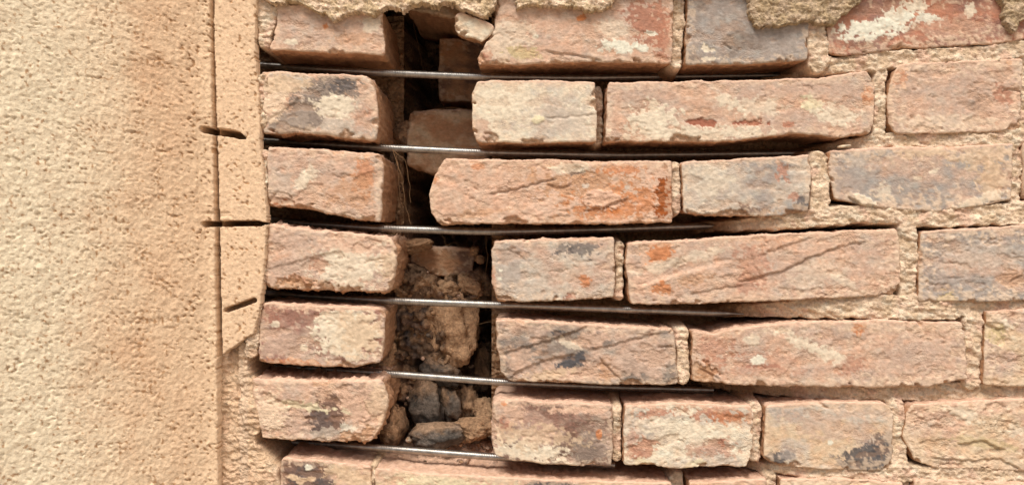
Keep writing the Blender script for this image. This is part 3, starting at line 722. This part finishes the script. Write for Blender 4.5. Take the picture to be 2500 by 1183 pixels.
def stone(px, py, y0, rx, ry, rd, col, col2, seed, label, cat='stone', name='rubble_stone', rot=0, facets=9, group=None, sub=4):
    import bmesh
    bm = bmesh.new(); bmesh.ops.create_icosphere(bm, subdivisions=sub, radius=1)
    V = np.array([v.co[:] for v in bm.verts]); F = np.array([[v.index for v in f.verts] for f in bm.faces]); bm.free()
    r_ = np.random.RandomState(seed)
    V = V / (np.abs(V) ** 3.2).sum(1)[:, None] ** (1 / 3.2)
    nrm = r_.randn(14, 3); nrm /= np.linalg.norm(nrm, axis=1)[:, None]
    hh = r_.uniform(.72, 1.05, 14)
    dt = V @ nrm.T
    rad = np.min(np.where(dt > .05, hh / np.maximum(dt, .05), 9), axis=1)
    rad = np.clip(rad, .5, 1.0)
    p = V * rad[:, None]
    q = p * 2.2
    ns = fbm3(q[:, 0], q[:, 1], q[:, 2], 5, seed % 40)
    rg = 1 - np.abs(fbm3(q[:, 0] * 1.6, q[:, 1] * 1.6, q[:, 2] * 1.6, 3, seed % 40 + 7)) * 2
    hf = fbm3(q[:, 0] * 5, q[:, 1] * 5, q[:, 2] * 5, 3, seed % 40 + 3)
    p = p * (1 + .24 * ns + .07 * rg + .05 * hf)[:, None]
    f = (D + y0) / D
    P = np.stack([p[:, 0] * rx, p[:, 1] * rd, p[:, 2] * ry], 1)
    a = radians(rot); ca, sa = math.cos(a), math.sin(a)
    P = np.stack([P[:, 0] * ca - P[:, 2] * sa, P[:, 1], P[:, 0] * sa + P[:, 2] * ca], 1) * S * f
    P += np.array([wx(px, y0), y0, wz(py, y0)])
    w = sstep(-.4, .4, fbm3(q[:, 0] * .8, q[:, 1] * .8, q[:, 2] * .8, 3, 9))[:, None]
    c = COL[col] * (1 - w) + COL[col2] * w
    c = c * (1 + .2 * ns[:, None])
    du_ = (sstep(.25, .8, p[:, 2] + .4 * hf) * .55)[:, None]
    c = c * (1 - du_) + COL['rub'] * du_
    o = mesh_obj(name, P, F, M_STONE, None, c)
    return tag(o, label, cat, group)

G = 'rubble lying in the cavity'
stone(1106, 795, 0.108, 60, 88, 45, 'rub', 'rub', 11, 'large tan mortar lump under the fourth rod in the cavity', group=G, rot=5, sub=5)
stone(1030, 785, 0.118, 66, 95, 50, 'rub', 'rub', 12, 'sooty tan lump beside the fifth half brick of the short stack', group=G, rot=-8, sub=5)
stone(1075, 905, 0.097, 45, 34, 45, 'stone', 'char', 13, 'dark grey stone wedged just above the fifth rod', group=G, rot=-20)
stone(1035, 985, 0.092, 46, 60, 50, 'stone', 'char', 14, 'dark grey blocky stone just under the fifth rod', group=G, rot=10)
stone(1100, 985, 0.107, 30, 56, 40, 'stone', 'rubd', 15, 'upright grey-brown slab beside the dark blocky stone', group=G, rot=12)
stone(1142, 985, 0.117, 24, 44, 40, 'rub', 'rubd', 16, 'small brown stone right of the upright slab', group=G)
stone(1182, 1000, 0.107, 24, 28, 40, 'rub', 'rub', 17, 'small pinkish stone against the dark brown end brick', group=G, rot=20)
stone(1070, 1060, 0.063, 62, 32, 45, 'char', 'stone', 18, 'dark flat slab lying on the cavity floor', group=G, rot=6)
stone(1160, 1046, 0.073, 52, 26, 45, 'rub', 'rub', 19, 'dusty pink slab on the cavity floor beside the dark slab', group=G, rot=8)
stone(960, 1040, 0.068, 34, 50, 45, 'rub', 'rubd', 20, 'brown crumbly lump beside the lowest half brick', group=G)
stone(1020, 690, 0.107, 40, 40, 50, 'rub', 'rubd', 21, 'fibrous brown lump above the fourth rod', group=G, rot=30)
stone(1095, 705, 0.102, 30, 20, 30, 'rub', 'rub', 22, 'small tan pebble above the fourth rod', group=G)
stone(1150, 700, 0.107, 40, 26, 35, 'rub', 'rub', 23, 'pale angular fragment above the fourth rod near the grey end brick', group=G, rot=-15)
stone(1160, 612, 0.112, 12, 11, 11, 'rub', 'rub', 24, 'tiny tan crumb hanging in roots under the third rod', group=G, sub=3)
stone(1172, 632, 0.110, 12, 11, 11, 'rub', 'rub', 25, 'tiny brown crumb just below the tan crumb', group=G, sub=3)
stone(1010, 600, 0.102, 60, 16, 40, 'rub', 'rub', 26, 'flat pale mortar piece lying under the third rod', group=G, rot=10)
stone(985, 330, 0.120, 26, 30, 30, 'rub', 'rubd', 27, 'rounded brown lump left of the inner brick', group=G)
stone(1185, 900, 0.165, 34, 60, 50, 'rub', 'rubd', 28, 'shadowed brown stone behind the fifth rod', group=G)
stone(945, 860, 0.112, 40, 60, 60, 'rub', 'rub', 29, 'dusty lump against the fifth half brick of the short stack', group=G)
stone(998, 1072, 0.053, 8, 7, 8, 'cream', 'rub', 30, 'tiny pale crumb near the lowest rod', group=G, sub=3)
# cream flake at the end of the second raked joint
stone(2060, 357, .001, 15, 4, 9, 'cream', 'tan', 40, 'pale cream mortar flake lying at the end of the second raked joint', 'flake', 'mortar_flake', sub=3, rot=8)

# ------------------------------------------------------------------ render coat remnants on top
def patch_mesh(name, poly, step, y_front, y_back, colf, relief, seed, mat, root, wob=2.5, lip=7.0, carve=None, ymap=None, bounds=None):
    p = np.array(poly, float)
    x0, y0 = p.min(0) - step; x1, y1 = p.max(0) + step
    if bounds: x0, x1, y0, y1 = max(x0, bounds[0]), min(x1, bounds[1]), max(y0, bounds[2]), min(y1, bounds[3])
    nu = int((x1 - x0) / step) + 1; nv = int((y1 - y0) / step) + 1
    x, y = np.meshgrid(np.linspace(x0, x1, nu), np.linspace(y0, y1, nv))
    xw = x + wob * pn2(x / 22, y / 22, seed) + wob * .6 * pn2(x / 7, y / 7, seed + 1)
    yw = y + wob * pn2(x / 22, y / 22, seed + 2) + wob * .6 * pn2(x / 7, y / 7, seed + 3)
    ins = inside(xw, yw, p)
    d, _, _ = seg_dist(xw, yw, list(map(tuple, p)) + [tuple(p[0])])
    sd = np.where(ins, d, -d)
    q = np.clip(1 - sd / lip, 0, 1)
    Y = y_front + lip * S * .6 * (1 - np.sqrt(np.clip(1 - q * q, 0, 1))) + relief(x, y)
    if carve: Y = Y + carve(x, y)
    Y = np.where(sd <= 0, y_back, Y)
    X = (x - CX) * S; Z = (CY - y) * S
    V = np.stack([X, Y, Z], -1).reshape(-1, 3)
    F = grid_faces(nu, nv)
    keep = (sd.reshape(-1)[F] > -step * 1.2).any(1) & ((sd.reshape(-1)[F] > 0).any(1))
    F = F[keep]
    used = np.unique(F); mp = np.zeros(len(V), int); mp[used] = np.arange(len(used))
    col = colf(x, y).reshape(-1, 3)
    o = mesh_obj(name, V[used], mp[F], mat, None, col[used])
    return adopt(o, root) if root else o

def coat_rel(x, y):
    f1, f2 = worley(x / 8 + .5 * pn2(x / 9, y / 9, 121), y / 7 + .5 * pn2(x / 9, y / 9, 122), 5)
    return 0.0018 * fbm2(x / 34, y / 24, 4, 120, .65) + .0016 * sstep(.1, .9, f1) * (.5 + pn2(x / 20, y / 20, 126)) + .0008 * pn2(x / 5, y / 5, 124)
def coat_col(x, y):
    w = sstep(-.4, .5, fbm2(x / 40, y / 30, 4, 130, .6))[..., None]
    c = C(212, 180, 140) * (1 - w) + COL['mortar'] * w
    w2 = sstep(1700, 1850, x)[..., None] * .5
    c = c * (1 - w2) + C(150, 124, 92) * w2
    sp = sstep(.3, .6, pn2(x / 7, y / 6, 131))[..., None] * .35
    c = c * (1 - sp) + C(140, 104, 66) * sp
    return c * (1 + .2 * fbm2(x / 9, y / 8, 2, 134)[..., None])
adopt_coat = [(600,-300),(600,-24),(640,-22),(652,2),(668,16),(700,10),(722,8),(760,22),(800,44),(818,54),(850,40),(882,30),(915,43),(930,32),(952,18),(985,30),(1010,15),(1045,12),(1060,24),(1085,12),(1110,15),(1128,30),(1160,38),(1190,48),(1204,28),(1222,-4),(1240,-20),
 (1256,-14),(1262,26),(1290,15),(1340,22),(1400,20),(1440,33),(1470,29),(1500,10),(1512,-22),(1640,-26),(1812,-24),(1822,4),(1826,50),(1842,70),(1890,69),(1960,54),(2030,68),(2050,45),(2100,2),(2120,-22),(2420,-22),(2436,4),(2442,45),(2452,72),(2470,83),(2482,62),(2520,26),(2560,10),(2620,-20),(3090,-26),(3090,-300)]
patch_mesh('render_coat', adopt_coat, 2.4, -0.0075, 0.004, coat_col, coat_rel, 140, M_COAT, wall, wob=5.5, lip=2.2, bounds=(600, 2700, -60, 100))
patch_mesh('render_coat', [(600,-2600),(600,-60),(3090,-60),(3090,-2600)], 16, -0.0088, 0.03, coat_col, lambda x, y: .002 * fbm2(x / 50, y / 50, 3, 150), 141, M_COAT, wall, wob=0)

# ------------------------------------------------------------------ stucco: edge strip and main panel
SLITS = [([(497,318),(530,322),(575,328),(600,338)], 8, 45), ([(500,547),(560,546),(610,545),(654,546)], 6.5, 55), ([(556,756),(590,744),(622,732)], 5.5, 25)]
def slit_carve(x, y):
    r = np.zeros(x.shape)
    for pts, hw, dep in SLITS:
        d, sg, par = seg_dist(x, y + 1.5 * pn2(x / 9, y / 9, 171), pts)
        n = len(pts) - 1
        w = hw * np.where(n == 3, sstep(3.0, 2.4, par) * .75 + .25 if hw > 6 else 1, 1)
        r = r + dep * .001 * sstep(w + 1.2, w - 1.2, d)
    # faint grinder skid marks
    d, _, _ = seg_dist(x, y, [(500, 522), (560, 520)]); r = r + .0012 * np.exp(-(d / 3) ** 2)
    d, _, _ = seg_dist(x, y, [(540, 528), (565, 526)]); r = r + .0012 * np.exp(-(d / 3) ** 2)
    d, _, _ = seg_dist(x, y, [(603, 820), (602, 760)]); r = r + .0010 * np.exp(-(d / 2) ** 2)
    return r
def grain(x, y, cell, sd, p):
    w1 = .7 * pn2(x / cell / 1.3, y / cell / 1.3, sd); w2 = .7 * pn2(x / cell / 1.3, y / cell / 1.3, sd + 1)
    f1, f2 = worley(x / cell + w1, y / cell + w2, sd % 9)
    a = sstep(-.5, .5, pn2(x / cell / 1.7, y / cell / 1.7, sd + 2))
    return (1 - sstep(.05, p, f1)) * a
def stucco_pit(x, y):
    return sstep(.42, .75, pn2(x / 9.5, y / 8, 167) + .45 * pn2(x / 40, y / 40, 168) + .2 * pn2(x / 4, y / 4, 169))
def stucco_rel(x, y, k=1.0):
    big = grain(x, y, 19, 160, .85); med = grain(x, y, 11, 163, .8)
    return k * (-.0004 * big - .0009 * med + .0015 * stucco_pit(x, y) + .0010 * fbm2(x / 140, y / 140, 2, 163) + .00035 * fbm2(x / 8, y / 8, 2, 165))
ST_A, ST_B, ST_C = C(240, 212, 175), C(219, 172, 132), C(242, 221, 186)
def stucco_col(x, y):
    n = fbm2(x / 110, y / 140, 4, 180, .6)
    band = sstep(300, 350, x + 22 * pn2(x / 40, y / 40, 181) + 10 * pn2(x / 12, y / 12, 182)) * sstep(480, 200, y) * sstep(560, 400, x)
    band2 = np.exp(-((x - 330) / 150) ** 2 - ((y - 850) / 170) ** 2)
    band3 = np.exp(-((x - 430) / 120) ** 2 - ((y - 500) / 250) ** 2)
    w = np.clip(.6 * band + .5 * band2 + .5 * band3 + .35 * n, 0, 1)[..., None]
    c = ST_A * (1 - w) + ST_B * w
    l = (sstep(300, 60, x) * .6)[..., None]
    c = c * (1 - l) + ST_C * l
    sk = (sstep(520, 545, x) * .6)[..., None]
    c = c * (1 - sk) + C(232, 197, 164) * sk
    pk = (sstep(120, 500, x) * .75)[..., None]
    c = c * (1 - pk) + C(233, 192, 152) * pk
    sp = (stucco_pit(x, y) * .8)[..., None]
    c = c * (1 - sp) + C(168, 118, 74) * sp
    return c * (1 + .07 * fbm2(x / 9, y / 9, 2, 187)[..., None])
    return c
strip = [(524,-40),(630,-40),(626,100),(627,150),(634,220),(638,300),(636,345),(646,420),(652,500),(654,546),(650,620),(645,690),(634,770),(620,815),(603,824),(575,845),(545,866),(541,700),(537,500),(532,330),(525,120)]
patch_mesh('edge_strip', strip, 2.2, -0.0025, 0.007, stucco_col, lambda x, y: stucco_rel(x, y, .6), 190, M_STUCCO, stucco, wob=1.3, lip=5, carve=slit_carve)

PA = radians(34)
def panel(ylo=-90, yhi=1270, step=2.4, body=True):
    def edge(y): return np.interp(y, [-100, 0, 300, 600, 880, 1183, 1300], [512, 514, 522, 528, 532, 536, 537])
    smax = 1000.0 if body else 3900.0; nu = int(smax / step) + 1
    ys = np.linspace(ylo, yhi, int((yhi - ylo) / step) + 1); nv = len(ys)
    s = np.linspace(smax, 0, nu)                       # px units along the panel, 0 = saw cut
    Sg, yg = np.meshgrid(s, ys)
    eg = edge(yg) + 1.6 * pn2(yg / 18, yg * 0 + 3.3, 5) + 1.0 * pn2(yg / 6, yg * 0, 9)
    xl = edge(yg) - Sg                                  # flat coordinate for patterns
    eg = edge(yg) + (eg - edge(yg)) * sstep(14, 2, Sg)
    h = -0.0035 + stucco_rel(xl, yg) + slit_carve(xl, yg)
    q = np.clip(1 - Sg / 5.0, 0, 1)
    h = h + 5 * S * .6 * (1 - np.sqrt(np.clip(1 - q * q, 0, 1)))
    ca, sa = math.cos(PA), math.sin(PA)
    tap = sstep(0, 60, Sg)
    X = (eg - CX) * S - Sg * S * ca + (-sa * h) * -1 * tap * 0 
    Y = -np.where(Sg < 40, Sg ** 2 / 80, Sg - 20) * S * sa + h
    Z = (CY - yg) * S
    # map flat photo columns onto the slanted sheet for colour
    f = (D + Y) / D
    pxs = CX + X / (S * f)
    col = stucco_col(pxs, yg)
    V = np.stack([X, Y, Z], -1)
    # back edge at the saw cut
    last = V[:, -1].copy(); last[:, 1] = 0.055
    V = np.concatenate([V, last[:, None]], 1); col = np.concatenate([col, col[:, -1:]], 1)
    o = mesh_obj('render_panel', V.reshape(-1, 3), grid_faces(nu + 1, nv), M_STUCCO, None, col.reshape(-1, 3))
    adopt(o, stucco)
    if not body: return
    # body behind the panel and onwards out of frame
    ax, ay = (524 - CX) * S, 0.075
    bx, by = ax - 1.6 * ca, ay - 1.6 * sa
    ex, ey = bx + .0, by + 0.5
    pts = [(ax, ay), (bx, by), (bx - .2, 0.5), (ax, 0.5)]
    Vb = [(px, py, z) for z in (-1.05, 1.6) for (px, py) in pts]
    Fb = [(0,1,5,4),(1,2,6,5),(2,3,7,6),(3,0,4,7),(3,2,1,0),(4,5,6,7)]
    adopt(mesh_obj('wall_body', Vb, Fb, M_STUCCO, None, np.tile(C(205, 160, 118), (8, 1)), smooth=False), stucco)
panel()
panel(-2500, -90, 14, False)
panel(1270, 4000, 14, False)

# ------------------------------------------------------------------ threaded rods
def rod(pts, label, rad=0.0039, pitch=0.0017, taper_end=False):
    """pts: photo x, photo y, depth behind the brick face"""
    P = np.array([[wx(a, d), d, wz(b, d)] for a, b, d in pts], float)
    # smooth path
    s = np.concatenate([[0], np.cumsum(np.linalg.norm(np.diff(P, axis=0), axis=1))])
    n = int(s[-1] / (pitch / 4)) + 1
    t = np.linspace(0, s[-1], n)
    Q = np.stack([np.interp(t, s, P[:, i]) for i in range(3)], 1)
    k = 181; ker = np.hanning(k); ker /= ker.sum()
    Qp = np.concatenate([Q[0] - (np.arange(k // 2, 0, -1)[:, None]) * (Q[1] - Q[0]), Q, Q[-1] + (np.arange(1, k // 2 + 1)[:, None]) * (Q[-1] - Q[-2])])
    Q = np.stack([np.convolve(Qp[:, i], ker, 'valid') for i in range(3)], 1)
    tg = np.gradient(Q, axis=0); tg /= np.linalg.norm(tg, axis=1)[:, None]
    upv = np.array([0, 0, 1.0])
    a = np.cross(tg, upv); a /= np.linalg.norm(a, axis=1)[:, None]
    b = np.cross(a, tg)
    m = 16
    th = np.arange(m) * 2 * np.pi / m
    ph = (t[:, None] / pitch - th[None] / (2 * np.pi)) % 1.0
    tri = 1 - np.abs(ph * 2 - 1)
    r = rad - 0.00045 * (1 - tri)
    if taper_end:
        r = r * (1 - .75 * sstep(s[-1] - .03, s[-1], t))[:, None]
    V = Q[:, None] + r[..., None] * (np.cos(th)[None, :, None] * a[:, None] + np.sin(th)[None, :, None] * b[:, None])
    i = np.arange(n * m).reshape(n, m)
    nx = np.roll(i, -1, 1)
    F = np.stack([i[:-1], nx[:-1], nx[1:], i[1:]], -1).reshape(-1, 4)
    V = V.reshape(-1, 3)
    V = np.concatenate([V, Q[:1], Q[-1:]]); c0 = len(V) - 2
    cap = [(c0, i[0, (j + 1) % m], i[0, j], i[0, j]) for j in range(m)]
    o = mesh_obj('threaded_rod', V, F, M_STEEL)
    # end caps
    return tag(o, label, 'rod', 'threaded steel rods bridging the cavity')

rod([(610,157,.090),(760,168,.070),(905,177,.036),(1170,188,.030),(1400,191,.046),(1900,184,.07)], 'topmost threaded steel rod, above the cream end brick')
rod([(610,342,.090),(760,351,.070),(940,361,.034),(1170,372,.030),(1500,379,.048),(1960,374,.06)], 'second threaded steel rod from the top, above the orange-pink stretcher')
rod([(610,533,.090),(760,547,.070),(920,557,.032),(1200,566,.028),(1400,562,.038),(1640,554,.044),(1765,551,.046)], 'third threaded steel rod from the top, bowed, ending in a pointed tip', taper_end=True)
rod([(610,712,.090),(780,724,.070),(935,733,.030),(1230,744,.026),(1500,754,.026),(1815,766,.036)], 'fourth threaded steel rod from the top, with a blunt dark tip', taper_end=True)
rod([(610,890,.090),(780,900,.070),(905,908,.034),(1240,933,.030),(1500,945,.048),(1740,951,.055)], 'fifth threaded steel rod from the top, over the dark grey stones')
rod([(610,1074,.090),(760,1081,.070),(880,1089,.032),(1205,1114,.026),(1500,1134,.034)], 'lowest threaded steel rod, dulled and dusty, along the bottom course')

# ------------------------------------------------------------------ dry roots hanging in the cavity
def root(pts, rad, label):
    P = np.array([[wx(a, d), d, wz(b, d)] for a, b, d in pts], float)
    s = np.linspace(0, 1, len(P)); t = np.linspace(0, 1, 40)
    Q = np.stack([np.interp(t, s, P[:, i]) for i in range(3)], 1)
    for _ in range(6): Q[1:-1] = .25 * Q[:-2] + .5 * Q[1:-1] + .25 * Q[2:]
    sd = int(pts[0][0]) % 50
    Q[:, 0] += .0009 * pn2(t * 6, t * 0, sd); Q[:, 1] += .001 * pn2(t * 5, t * 0 + 3, sd)
    m = 5; th = np.arange(m) * 2 * np.pi / m
    tg = np.gradient(Q, axis=0); tg /= np.linalg.norm(tg, axis=1)[:, None]
    a = np.cross(tg, [0.3, 1, .1]); a /= np.linalg.norm(a, axis=1)[:, None]; b = np.cross(a, tg)
    r = rad * (1 - .5 * t)
    V = Q[:, None] + r[:, None, None] * (np.cos(th)[None, :, None] * a[:, None] + np.sin(th)[None, :, None] * b[:, None])
    i = np.arange(40 * m).reshape(40, m); nx = np.roll(i, -1, 1)
    F = np.stack([i[:-1], nx[:-1], nx[1:], i[1:]], -1).reshape(-1, 4)
    return tag(mesh_obj('dry_root', V.reshape(-1, 3), F, M_ROOT), label, 'root', 'dry roots in the cavity')
root([(960,368,.02),(980,430,.022),(990,500,.03),(1004,552,.03)], .00030, 'long dry root hanging beside the third half brick down to the third rod')
root([(955,365,.02),(990,390,.024),(1000,450,.03),(1002,495,.03)], .00028, 'shorter dry root hanging close to the long one')
root([(968,372,.02),(974,450,.024),(985,530,.03)], .00022, 'thin dry root between the third half brick and the long root')
root([(1075,610,.06),(1100,632,.06),(1130,650,.06),(1160,664,.06)], .00030, 'dry root crossing in front of the shadowed brick under the third rod')
root([(1070,672,.06),(1090,655,.06),(1115,645,.06)], .00022, 'short dry root branching left under the third rod')
root([(1186,575,.05),(1190,620,.05),(1186,690,.05)], .00025, 'dry root hanging against the grey end brick')
root([(1080,575,.05),(1090,600,.055),(1110,590,.055),(1140,615,.06)], .00022, 'curled dry root right under the third rod')
root([(1165,792,.05),(1185,786,.05),(1205,784,.05)], .00020, 'fine dry root sticking out by the fourth rod')
root([(1060,268,.08),(1100,262,.08),(1160,268,.08)], .00025, 'dry root lying on the orange-brown inner brick')
root([(1010,60,.09),(1025,130,.09),(1040,200,.09)], .00022, 'dry root in the dark upper cavity above the topmost rod')
